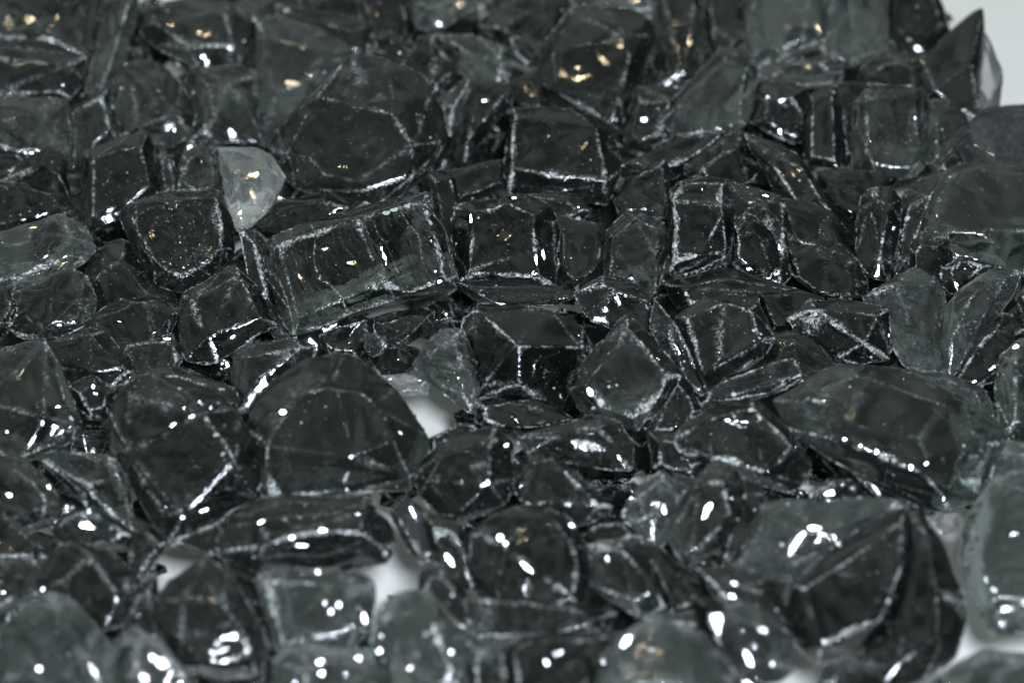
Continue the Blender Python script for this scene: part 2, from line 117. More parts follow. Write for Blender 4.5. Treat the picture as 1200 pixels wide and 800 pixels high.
("43,535 70,528 130,535 149,560 152,600 160,627 140,617 110,602 80,562", "97,570,20 138,556,10 60,540,6", dict(L=2,t='n',f=1,g=[(138,557,9,6,0),(53,563,6,12,60)]), "faceted dark chunk with seams meeting in a V left of the big flat-faced chunk"),
("-30,530 20,535 55,560 73,590 62,617 30,624 0,602 -30,592", "", dict(L=2,t='n',f=1,k=20,g=[(68,588,10,9,30),(57,570,5,12,60),(10,580,12,6,20)]), "rounded grey-green chunk at the left edge with a bead glint on its right tip"),
("60,622 80,600 110,596 140,610 160,632 140,644 100,640 70,640", "", dict(L=2.4,t='n',f=.8,k=16,g=[(101,615,24,10,10),(105,599,8,5,0),(118,600,7,4,0),(155,630,8,7,40)]), "low chunk with one large bright blue-white glint on the left side"),
("-30,596 0,600 30,620 48,640 40,660 -30,662", "", dict(L=1.8,t='d',f=1,g=[(35,614,6,4,0)]), "dark ledge piece at the left edge below the rounded grey-green chunk"),
("42,682 60,650 85,635 120,645 150,672 160,700 147,732 120,737 90,722 58,717", "70,660,16 110,655,20 140,700,16 80,705,14", dict(L=2.8,t='n',f=1.1,k=20,g=[(50,690,8,6,-30)]), "blurry rounded chunk with a hazy frosted arc in the lower left"),
("-30,747 20,720 60,697 85,705 112,735 135,770 135,840 -30,840", "20,735,16 70,715,20 100,770,22", dict(L=3.4,t='l',f=.8,k=16,g=[(31,740,9,9,0),(63,760,10,9,0),(46,783,14,12,0),(18,760,6,6,0),(8,745,5,5,0)]), "big blurry pale chunk in the bottom left corner with four bead glints"),
("-30,662 30,657 49,667 53,690 30,710 -30,727", "", dict(L=2.2,t='n',f=1,g=[(3,693,8,6,0),(20,678,6,5,0)]), "small blurred chunk at the left edge just above the bottom left corner chunk"),
("150,604 175,612 200,634 182,642 176,668 160,690 152,668 158,640", "", dict(L=1.6,t='n',f=.8,g=[(171,660,6,6,0)]), "thin upright piece on the left border of the left-hand pale gap"),
("196,632 230,622 262,607 270,640 250,652 240,643 215,646 200,640", "", dict(L=1.4,t='n',f=.9,k=16), "low piece under the big flat-faced chunk, on the upper rim of the pale gap"),
("182,702 205,677 235,655 265,665 282,700 307,735 314,765 297,792 250,792 213,777 193,750 178,725", "215,700,24 260,708,26 282,730,26 296,765,18 250,784,16 212,748,24 235,668,10", dict(L=3.4,t='n',f=1,k=30,g=[(176,710,10,9,0),(194,698,5,10,-60),(235,688,8,6,-40),(216,770,6,5,0)]), "chunk with a large dark shield-shaped hollow face in the lower left"),
("140,745 160,733 187,755 212,777 233,802 225,840 150,840 133,790", "", dict(L=2.8,t='l',f=.7,k=14), "blurry grey sloping piece at the bottom edge left of the shield-faced chunk"),
("158,690 182,672 184,700 178,728 196,752 160,736 140,745 147,732", "", dict(L=1.6,t='d',f=.6), "dark piece in shade between the hazy-arc chunk and the shield-faced chunk"),
("254,640 275,605 305,588 350,583 420,585 455,613 463,638 453,660 430,665 380,674 310,677 285,690 266,662", "278,655,26 312,634,34 360,620,38 420,623,34 450,642,20 300,603,20 420,600,20", dict(L=3.2,t='n',f=1,k=30,sub=7,s=(1.3,-6),g=[(342,630,9,7,0),(305,612,14,4,-25),(378,621,14,5,-10),(262,645,4,14,70),(333,600,10,3,0),(420,602,8,3,0)]), "layered cap-shaped chunk with a dark hollow beneath its curved rim, lower left"),
("266,663 300,670 309,690 309,712 288,706 276,690", "", dict(L=2,t='d',f=.5), "black sliver between the cap-shaped chunk and the shield-faced chunk"),
("303,672 340,665 400,666 437,678 442,700 432,742 400,767 350,772 325,762 313,720", "312,680,20 430,688,24 425,735,22 330,755,18", dict(L=3.8,t='s',f=.9,k=22,g=[(355,672,8,8,0),(372,671,16,9,0),(380,704,6,16,80),(388,716,7,14,80),(397,708,7,18,80),(396,728,7,10,70),(427,724,12,22,85),(335,735,7,7,0),(430,695,10,7,0),(413,694,6,5,0),(398,690,5,5,0),(322,768,6,16,80)]), "glittering silvery block with blue-white glints at lower left of centre"),
("323,772 360,754 400,757 440,762 457,790 452,840 318,840", "", dict(L=4,t='s',f=1,k=18,g=[(375,775,18,10,-20),(377,788,12,10,0),(405,790,7,7,0),(420,770,10,10,0),(345,800,8,8,0),(360,760,5,4,0)]), "blurred chunk at the bottom edge with a pair of large blue-white glints"),
("440,722 460,696 485,690 510,700 540,740 557,780 552,840 450,840 438,770", "470,715,20 510,730,24 530,790,20", dict(L=4,t='s',f=1,k=18,g=[(447,745,10,10,0),(528,764,11,10,0),(445,762,16,12,0),(515,740,6,14,-50),(480,782,8,8,0),(470,790,9,7,0),(500,718,8,6,0),(540,788,9,8,0)]), "blurred silvery chunk at the bottom edge speckled with many round glints"),
("457,602 478,583 495,598 512,640 507,655 494,664 472,634", "", dict(L=2,t='p',f=.8,D=25,g=[(484,600,4,26,65)]), "brownish-purple translucent blade right of the cap-shaped chunk"),
("496,600 515,605 537,616 552,640 552,690 532,692 512,664 502,640", "", dict(L=2.4,t='n',f=.8,g=[(526,655,7,26,55)]), "slanting shard with a soft silvery streak under the six-sided seamed chunk"),
("493,672 503,664 520,662 547,690 577,730 572,762 540,747 518,717 488,694", "", dict(L=2.6,t='n',f=.9,g=[(510,715,6,9,50)]), "dark slab leaning beside the lower white gap"),
("553,625 570,610 600,597 640,595 665,605 686,640 690,680 682,715 650,727 600,730 573,700 553,670", "566,626,16 592,640,34 624,718,24 640,606,28 676,640,24 672,700,24 580,690,16", dict(L=3.4,t='n',f=.9,k=24,sub=7,g=[(586,629,12,10,0),(592,636,8,7,0),(618,665,5,30,40),(670,615,12,4,30)]), "round dome-like chunk below centre with a bead glint and a slanting seam"),
("543,700 575,707 600,730 660,732 722,715 704,742 640,750 560,750", "", dict(L=2.8,t='n',f=1,g=[(680,716,9,4,0)]), "flat grainy ledge under the round dome-like chunk"),
("680,627 700,612 735,611 752,630 737,639 690,642", "", dict(L=1.8,t='d',f=1.3), "black eye-shaped hollow piece right of the round dome-like chunk"),  # added black piece, stands in for a shaded hollow
("686,640 730,633 762,655 777,690 779,717 750,722 718,704 690,684", "728,642,16 768,690,18 740,700,14", dict(L=2.6,t='n',f=1,g=[(763,666,4,4,0),(712,655,5,12,80),(738,704,8,5,-40)]), "triangular slab with a frosted bent edge, below the pale frosty one"),
("745,635 770,640 802,665 837,690 841,712 810,717 783,722 775,690", "", dict(L=2.2,t='d',f=.6,g=[(812,669,9,5,20)]), "black smooth tongue-shaped piece at lower right of centre"),
("728,602 745,570 775,553 802,565 810,580 790,617 770,642 743,627", "748,580,12 778,562,14 796,580,12 760,615,12", dict(L=2.6,t='l',f=1.2,g=[(778,597,9,12,80),(738,580,7,16,70),(755,558,6,8,0)]), "pale frosty kite-shaped chunk left of the one with the slanting flash glint"),
("786,612 815,560 835,542 860,550 874,575 867,610 847,637 812,657 795,662 783,640", "818,568,18 850,560,20 858,605,20 812,645,14", dict(L=3.4,t='n',f=.8,k=22,g=[(830,596,9,36,-60),(813,618,10,9,0),(857,583,4,10,60),(854,600,5,5,0)]), "tall dark chunk with a slanting brilliant blue-white flash glint"),
("870,558 885,563 899,580 894,612 880,642 850,659 845,642 869,610", "", dict(L=2.6,t='n',f=.9,g=[(882,595,6,5,0)]), "narrow curved piece hugging the right side of the flash-glint chunk"),
("760,505 790,506 818,533 837,543 815,562 790,562 765,548", "", dict(L=1.8,t='d',f=1.1,g=[(773,520,4,4,0)]), "dark crumb-edged bit above the pale frosty kite-shaped chunk"),
("882,642 895,590 930,585 960,598 1000,590 1050,585 1063,595 1012,630 987,652 930,682 905,677 866,667", "900,605,18 940,622,34 965,620,34 983,636,28 1045,594,12 920,665,16", dict(L=3,t='l',f=.8,k=22,sub=7,g=[(983,638,9,9,0),(955,618,26,5,0),(940,626,12,5,-50),(977,628,14,5,55)]), "broad light grey chunk with a curved white ridge ending in a bead, lower right"),
("926,682 987,652 1057,597 1070,620 1072,650 1067,690 1042,737 1000,762 960,772 933,742 923,712", "938,690,22 990,660,26 1055,612,24 1060,660,26 1030,725,24 965,755,18", dict(L=3.6,t='d',f=.7,k=34,sub=7,g=[(1035,728,6,5,0)]), "large smooth near-black rounded chunk at the lower right"),
("1064,600 1082,605 1106,640 1119,680 1134,714 1124,732 1116,768 1080,797 1030,800 1010,772 1045,737 1070,690", "1085,625,16 1100,690,18 1105,750,16 1050,780,14", dict(L=2.8,t='n',f=.9,k=20,g=[(1046,740,6,5,0),(1070,748,7,6,0),(1050,752,5,5,0),(1098,698,6,5,0),(1040,787,7,5,0)]), "grey translucent chunk wrapping the right side of the large near-black one"),
("948,575 975,560 1005,556 1022,578 1018,594 985,592 953,592", "", dict(L=2.4,t='n',f=.9,k=16,g=[(990,592,5,4,0)]), "small dull wedge under the biggest oval chunk's left end"),
("958,530 1000,550 1060,578 1112,602 1092,628 1070,614 1040,592 985,562", "", dict(L=2,t='d',f=.7,k=24), "long dark strip tucked under the biggest oval chunk"),
("1086,606 1124,600 1126,622 1120,632 1100,632", "", dict(L=1.6,t='c',f=.3,k=14,D=12), "little mauve-grey see-through bit below the biggest oval chunk's tip"),
("1124,622 1146,590 1165,562 1245,540 1245,730 1200,738 1158,746 1139,702 1122,662", "1140,620,18 1180,575,24 1235,560,22 1150,690,18 1235,715,20", dict(L=3.2,t='s',f=.9,k=20,s=(1.6,-20),g=[(1145,632,9,6,0),(1140,650,6,5,0),(1172,682,5,9,80),(1190,695,9,7,0),(1190,625,20,7,-30),(1145,598,8,8,0),(1165,642,6,4,0)]), "pale rippled chunk at the lower right edge above the white gap"),
("1160,528 1180,517 1245,522 1245,562 1168,567 1150,590 1142,592", "", dict(L=2.4,t='l',f=.9,s=(1,20)), "rippled light piece at the right edge between the upright and rippled chunks"),
("1094,797 1128,770 1160,756 1200,766 1245,772 1245,845 1078,845", "", dict(L=4,t='l',f=.6,k=16,g=[(1138,763,14,10,0),(1160,768,8,8,0)]), "blurry smooth chunk in the bottom right corner with one white glint"),
("833,722 840,705 870,704 900,720 927,745 932,780 912,797 880,800 850,772", "848,720,16 905,735,18 912,780,14", dict(L=3.6,t='l',f=.6,k=18,g=[(845,728,10,7,0)]), "pale grey see-through oval at the bottom right of centre"),
("697,780 730,740 770,725 810,735 837,760 872,800 872,845 688,845", "735,770,8 800,752,14 790,800,30 740,800,24", dict(L=4.2,t='l',f=.6,k=16,g=[(735,749,14,26,-58),(745,735,10,11,0),(705,775,16,14,-30),(763,760,10,10,0),(727,724,10,9,0)]), "large blurry pale chunk at the bottom edge with three big blue-white flares"),
("588,762 620,744 660,747 700,747 727,740 700,782 690,845 598,845", "", dict(L=3.8,t='n',f=.7,k=16,g=[(640,775,10,16,85),(627,782,10,10,0)]), "dim blurred chunk at the bottom edge with two small side-by-side glints"),
("818,665 870,667 910,677 924,710 932,742 905,732 870,706 840,702", "", dict(L=2.8,t='n',f=1,g=[(860,683,12,5,15)]), "dark folded piece left of the large near-black chunk"),
("740,722 785,718 840,712 842,740 812,736 775,726", "", dict(L=2.2,t='s',f=1.1,s=(1.5,5),g=[(770,726,9,5,0),(786,745,8,7,0)]), "thin striped pinkish-grey sliver below the black tongue-shaped piece"),
("545,750 600,750 606,792 600,845 558,845 548,790", "", dict(L=3.2,t='n',f=.8), "blurred dark piece at the bottom edge between the speckled and dim chunks"),
("560,470 600,460 640,468 672,490 640,502 590,504 558,497", "", dict(L=1,t='d',f=.9,g=[(603,490,4,20,50),(560,498,7,6,60)]), "black piece with a scratch-like glint in the hollow under the Y-ridged chunk"),
("978,775 1010,775 1037,800 1040,845 985,845 962,800", "", dict(L=2.8,t='n',f=.6,k=16), "dark blurred stub at the bottom edge below the large near-black chunk"),
("812,700 842,704 836,722 858,775 895,805 890,845 868,800 836,758 818,735", "", dict(L=2.6,t='d',f=.5), "thin dark curved sliver left of the pale see-through oval"),
("1200,315 1245,310 1245,395 1203,384 1190,350", "", dict(L=1.8,t='n',f=.8), "half-hidden chunk at the right edge above the creamy-glint upright chunk"),
("100,120 130,100 132,130 140,162 98,180 82,200 80,130", "", dict(L=.3,t='n',f=.9,g=[(70,97,7,6,0)]), "dull dark piece between the corner chunk and the capped rounded one"),
("515,512 540,495 560,500 555,506 524,516 506,530 500,515", "", dict(L=2,t='d',f=.9), "small black crumb above the six-sided seamed chunk"),
]
GAPS = ["180,632 240,640 238,652 200,676 182,668","458,620 480,645 494,668 470,686 438,702 438,688 458,660","466,464 522,468 532,498 505,502","1102,628 1122,630 1124,668 1112,660","1128,700 1158,756 1125,768 1118,740","1165,745 1220,742 1220,760","928,782 965,800 960,820 935,820","1105,0 1250,0 1250,135 1175,132 1165,45"]
KEEP = {16: 'deeper dark glass bit right of the plain dark six-sided chunk beside the crumbly dark chunk', 509: 'deeper dark glass bit above the small mauve-grey see-through piece beside the tiny round bubble-like bead', 18: 'deeper dark glass bit below the lens-like piece beside the pale sloping slab', 111: 'deeper dark glass bit below the low crumpled chunk beside the smooth sloping wedge', 44: 'deeper dark glass bit below the dark curved shard beside the narrow frosted curved rib', 124: 'deeper dark glass bit above the black eye-shaped hollow piece beside the pale frosty kite-shaped chunk', 500: 'deeper dark glass bit above the faceted dark chunk beside the wedge-faced chunk', 48: 'deeper dark glass bit above the long slanting rib beside the smooth upright tablet-shaped chunk', 59: 'deeper dark glass bit left of the dull ridged piece beside the wide rectangular block', 114: 'deeper dark glass bit above the broad light grey chunk beside the biggest oval chunk', 118: 'deeper dark glass bit left of the faceted dark chunk beside the rounded grey-green chunk', 150: 'deeper dark glass bit below the triangular slab beside the thin striped pinkish-grey sliver', 45: 'deeper dark glass bit below the dark curved shard beside the flat grey-green piece', 159: 'deeper dark glass bit left of the glittering silvery block beside the layered cap-shaped chunk', 17: 'deeper dark glass bit left of the small dark facet piece beside the lens-like piece', 82: 'deeper dark glass bit left of the tiny round bubble-like bead beside the flat-faced charcoal chunk', 131: 'deeper dark glass bit right of the dark ledge piece beside the blurry rounded chunk', 41: 'deeper dark glass bit above the thin frosted sliver beside the small frosted facet chunk', 112: 'deeper dark glass bit left of the dark crumb-edged bit beside the pale frosty kite-shaped chunk', 85: 'deeper dark glass bit left of the dark slanting facet piece beside the diamond-shaped chunk', 562: 'deeper dark glass bit right of the small two-faced chunk beside the pale stepped shard', 46: 'deeper dark glass bit below the flat dusky piece beside the dull ridged piece', 66: 'deeper dark glass bit right of the silvery streaked chunk beside the plain dark upright block', 549: 'deeper dark glass bit left of the plain dark six-sided chunk beside the crumbly dark chunk', 32: 'deeper dark glass bit below the pale sloping slab beside the narrow frosted curved rib', 105: 'deeper dark glass bit left of the faceted dark chunk beside the wedge-faced chunk', 137: 'deeper dark glass bit left of the triangular slab beside the black eye-shaped hollow piece', 146: 'deeper dark glass bit left of the glittering silvery block beside the blurred silvery chunk', 516: 'deeper dark glass bit left of the dark lens-shaped base piece beside the small two-faced chunk', 70: 'deeper dark glass bit above the small two-faced chunk beside the tiny round bubble-like bead', 552: 'deeper dark glass bit above the brownish-purple translucent blade beside the six-sided dark chunk', 40: 'deeper dark glass bit right of the small teal-tinged lump beside the plain dark upright block', 14: 'deeper dark glass bit left of the plain dark six-sided chunk beside the flat dark block', 532: 'deeper dark glass bit left of the dark crumb-edged bit beside the smooth rounded side piece', 93: 'deeper dark glass bit left of the flat-faced charcoal chunk beside the flat dark wedge', 97: 'deeper dark glass bit above the low crumpled chunk beside the diamond-shaped chunk', 27: 'deeper dark glass bit right of the flat dark block beside the upright-streaked dark block', 86: 'deeper dark glass bit right of the dark slanting facet piece beside the charcoal chunk', 507: 'deeper dark glass bit left of the flat-faced charcoal chunk beside the long frosted splinter', 36: 'deeper dark glass bit right of the low frosted bar beside the mottled grey chunk', 524: 'deeper dark glass bit right of the dark curved shard beside the flat grey-green piece', 536: 'deeper dark glass bit right of the black smooth tongue-shaped piece beside the dark folded piece', 49: 'deeper dark glass bit above the narrow slanting strip beside the barrel-shaped chunk', 100: 'deeper dark glass bit right of the low frosted slab beside the charcoal chunk', 518: 'deeper dark glass bit above the small black crumb beside the pale stepped shard', 54: 'small dark glass bit below the plain dark upright block beside the bowl-shaped chunk', 78: 'small dark glass bit below the small rounded dark pebble beside the wedge-faced chunk', 126: 'small dark glass bit left of the broad light grey chunk beside the dark crumb-edged bit', 123: 'small dark glass bit right of the six-sided dark chunk beside the smooth sloping wedge', 92: 'small dark glass bit below the curved-topped chunk beside the wedge-faced chunk', 68: 'small dark glass bit left of the long frosted splinter beside the bowl-shaped chunk', 101: 'small dark glass bit below the light grey arched piece beside the light hazy piece', 90: 'small dark glass bit right of the long pale curved chunk beside the broad dark slab', 119: 'small dark glass bit right of the faceted dark chunk beside the big left-hand chunk', 545: 'small dark glass bit below the smooth rounded piece beside the blurred purple-tinged dark chunk', 73: 'small dark glass bit above the thin curved slab beside the small grey oval pebble', 506: 'small dark glass bit above the black wedge beside the bright silvery translucent chunk', 53: 'small dark glass bit right of the small teal-tinged lump beside the very dark smooth slab', 62: 'small dark glass bit right of the smooth oval slab beside the black hollow-looking piece', 501: 'small dark glass bit left of the plain dark six-sided chunk beside the crumbly dark chunk', 555: 'small dark glass bit left of the dark slanting facet piece beside the diamond-shaped chunk', 102: 'small dark glass bit right of the light hazy piece beside the long pale curved chunk', 550: 'small dark glass bit left of the plain dark six-sided chunk beside the flat dark block', 139: 'small dark glass bit above the dark folded piece beside the black smooth tongue-shaped piece', 514: 'small dark glass bit above the thin black upright splinter beside the large bulging chunk', 144: 'small dark glass bit below the blurry rounded chunk beside the big blurry pale chunk', 563: 'small dark glass bit below the plain dark six-sided chunk beside the crumbly dark chunk', 75: 'small dark glass bit right of the dark oval chunk beside the dark finger-shaped chunk', 519: 'small dark glass bit below the six-sided dark chunk beside the brownish-purple translucent blade', 535: 'small dark glass bit right of the dark slanting facet piece beside the square dark block', 74: 'small dark glass bit left of the dark oval chunk beside the smooth oval slab', 539: 'small dark glass bit above the low frosted bar beside the light speckled chunk', 81: 'small dark glass bit above the flat-faced charcoal chunk beside the long frosted splinter', 513: 'small dark glass bit right of the glittering silvery block beside the blurred silvery chunk', 541: 'small dark glass bit above the broad light grey chunk beside the biggest oval chunk', 19: 'small dark glass bit above the little frosted almond-shaped flake beside the pale sloping slab', 143: 'small dark glass bit left of the big blurry pale chunk beside the dark ledge piece', 61: 'small dark glass bit left of the long slanting rib beside the small grey oval pebble', 554: 'small dark glass bit above the pale stepped shard beside the small two-faced chunk', 138: 'small dark glass bit above the black smooth tongue-shaped piece beside the triangular slab', 558: 'small dark glass bit right of the blurry rounded chunk beside the faceted dark chunk', 523: 'small dark glass bit right of the lens-like piece beside the pale sloping slab', 557: 'small dark glass bit right of the blurry rounded chunk beside the big blurry pale chunk', 4: 'small dark glass bit left of the small dark facet piece beside the crumbly dark chunk', 42: 'small dark glass bit above the bright silvery translucent chunk beside the small frosted facet chunk', 553: 'small dark glass bit right of the small two-faced chunk beside the pale stepped shard', 55: 'small dark glass bit below the bright silvery translucent chunk beside the bowl-shaped chunk', 94: 'small dark glass bit left of the flat-faced charcoal chunk beside the big left-hand chunk', 166: 'small dark glass bit above the dark blurred stub beside the grey translucent chunk', 80: 'small dark glass bit right of the flat dark wedge beside the bowl-shaped chunk', 527: 'small dark glass bit left of the smooth sloping wedge beside the six-sided dark chunk', 517: 'small dark glass bit above the pale stepped shard beside the dark lens-shaped base piece', 107: 'small dark glass bit below the flat-faced charcoal chunk beside the big left-hand chunk', 23: 'small dark glass bit right of the mottled grey chunk beside the pointed triangular chunk', 56: 'small dark glass bit above the black wedge beside the large bulging chunk', 113: 'small dark glass bit below the low frosted slab beside the broad light grey chunk', 512: 'small dark glass bit above the brownish-purple translucent blade beside the six-sided dark chunk', 136: 'small dark glass bit left of the round dome-like chunk beside the flat grainy ledge', 47: 'tiny dark glass bit above the long low wedge beside the flat dusky piece', 60: 'tiny dark glass bit right of the dull ridged piece beside the square dark block', 508: 'tiny dark glass bit below the tiny round bubble-like bead beside the small mauve-grey see-through piece', 522: 'tiny dark glass bit right of the lens-like piece beside the pale sloping slab', 58: 'tiny dark glass bit above the central square-faced dark block beside the thin black upright splinter', 89: 'tiny dark glass bit left of the long pale curved chunk beside the broad dark slab', 528: 'tiny dark glass bit left of the dark slanting facet piece beside the diamond-shaped chunk', 120: 'tiny dark glass bit left of the layered cap-shaped chunk beside the big left-hand chunk', 559: 'tiny dark glass bit left of the layered cap-shaped chunk beside the glittering silvery block', 502: 'tiny dark glass bit left of the plain dark six-sided chunk beside the crumbly dark chunk', 551: 'tiny dark glass bit left of the crumbly dark chunk beside the plain dark six-sided chunk', 88: 'tiny dark glass bit below the dark oval chunk beside the light grey arched piece', 529: 'tiny dark glass bit right of the dark lens-shaped base piece beside the diamond-shaped chunk', 526: 'tiny dark glass bit left of the low crumpled chunk beside the smooth sloping wedge', 511: 'tiny dark glass bit left of the brownish-purple translucent blade beside the large arch-topped chunk', 546: 'tiny dark glass bit right of the little mauve-grey see-through bit beside the rippled light piece', 544: 'tiny dark glass bit above the pointed triangular chunk beside the pale see-through curved flake', 67: 'tiny dark glass bit right of the flat dark wedge beside the bowl-shaped chunk', 84: 'tiny dark glass bit left of the dark lens-shaped base piece beside the pale stepped shard', 533: 'tiny dark glass bit above the pale frosty kite-shaped chunk beside the dark crumb-edged bit', 504: 'tiny dark glass bit right of the blurry rounded chunk beside the faceted dark chunk', 6: 'tiny dark glass bit right of the lens-like piece beside the little frosted almond-shaped flake', 31: 'tiny dark glass bit left of the narrow frosted curved rib beside the dark leaf-shaped chunk', 534: 'tiny dark glass bit left of the long low wedge beside the flat dusky piece', 77: 'tiny dark glass bit right of the long pale curved chunk beside the broad dark slab', 106: 'tiny dark glass bit above the faceted dark chunk beside the big left-hand chunk', 57: 'tiny dark glass bit left of the thin black upright splinter beside the large bulging chunk', 79: 'tiny dark glass bit right of the small rounded dark pebble beside the curved-topped chunk', 525: 'tiny dark glass bit right of the small black crumb beside the six-sided dark chunk', 503: 'tiny dark glass bit left of the crumbly dark chunk beside the small frosted facet chunk', 34: 'tiny dark glass bit above the flat dusky piece beside the ribbed upright chunk', 69: 'tiny dark glass bit above the tiny round bubble-like bead beside the small two-faced chunk', 99: 'tiny dark glass bit right of the smooth rounded side piece beside the low frosted slab', 530: 'tiny dark glass bit above the low crumpled chunk beside the diamond-shaped chunk', 564: 'tiny dark glass bit above the blurred silvery chunk beside the brownish-purple translucent blade', 3: 'tiny dark glass bit right of the plain dark six-sided chunk beside the crumbly dark chunk', 21: 'tiny dark glass bit right of the ribbed upright chunk beside the light speckled chunk', 35: 'tiny dark glass bit below the low frosted bar beside the smooth upright tablet-shaped chunk', 33: 'tiny dark glass bit right of the flat grey-green piece beside the wide rectangular block'}
import bpy, bmesh, math, random
import numpy as np
from mathutils import Vector, Matrix

# ---------------------------------------------------------------- scene, camera
sc = bpy.context.scene
col = sc.collection
D0, PITCH, ZS = 0.35, math.radians(40), 0.0145
FPX = D0 / 0.12 * 1200.0                      # focal length in photograph pixels
cp, sp = math.cos(PITCH), math.sin(PITCH)
Fv, Rv, Uv = np.array([0, cp, -sp]), np.array([1., 0, 0]), np.array([0, sp, cp])
CAM = np.array([0, 0, ZS]) - Fv * D0
cam = bpy.data.cameras.new("camera"); co = bpy.data.objects.new("camera", cam); col.objects.link(co)
co.matrix_world = Matrix(((Rv[0], Uv[0], -Fv[0], CAM[0]), (Rv[1], Uv[1], -Fv[1], CAM[1]), (Rv[2], Uv[2], -Fv[2], CAM[2]), (0, 0, 0, 1)))
cam.sensor_width = 36; cam.lens = 36 * FPX / 1200
cam.clip_start = 0.01; cam.clip_end = 50
cam.dof.use_dof = True; cam.dof.focus_distance = D0 + .0015; cam.dof.aperture_fstop = 19
sc.camera = co
sc.render.engine = 'CYCLES'
sc.view_settings.view_transform = 'Standard'; sc.view_settings.look = 'None'
sc.view_settings.exposure = 0; sc.view_settings.gamma = 1
cy = sc.cycles
cy.use_denoising = True
try: cy.denoiser = 'OPENIMAGEDENOISE'
except Exception: pass
cy.max_bounces = 10; cy.transmission_bounces = 8; cy.glossy_bounces = 5; cy.diffuse_bounces = 3
cy.caustics_reflective = True; cy.caustics_refractive = True
cy.sample_clamp_indirect = 3.0; cy.blur_glossy = 0.3

def ray(px, py): return Fv + Rv * (px - 600) / FPX + Uv * (400 - py) / FPX
def surf(px, py, z=ZS):
    d = ray(px, py); return (z - CAM[2]) / d[2]

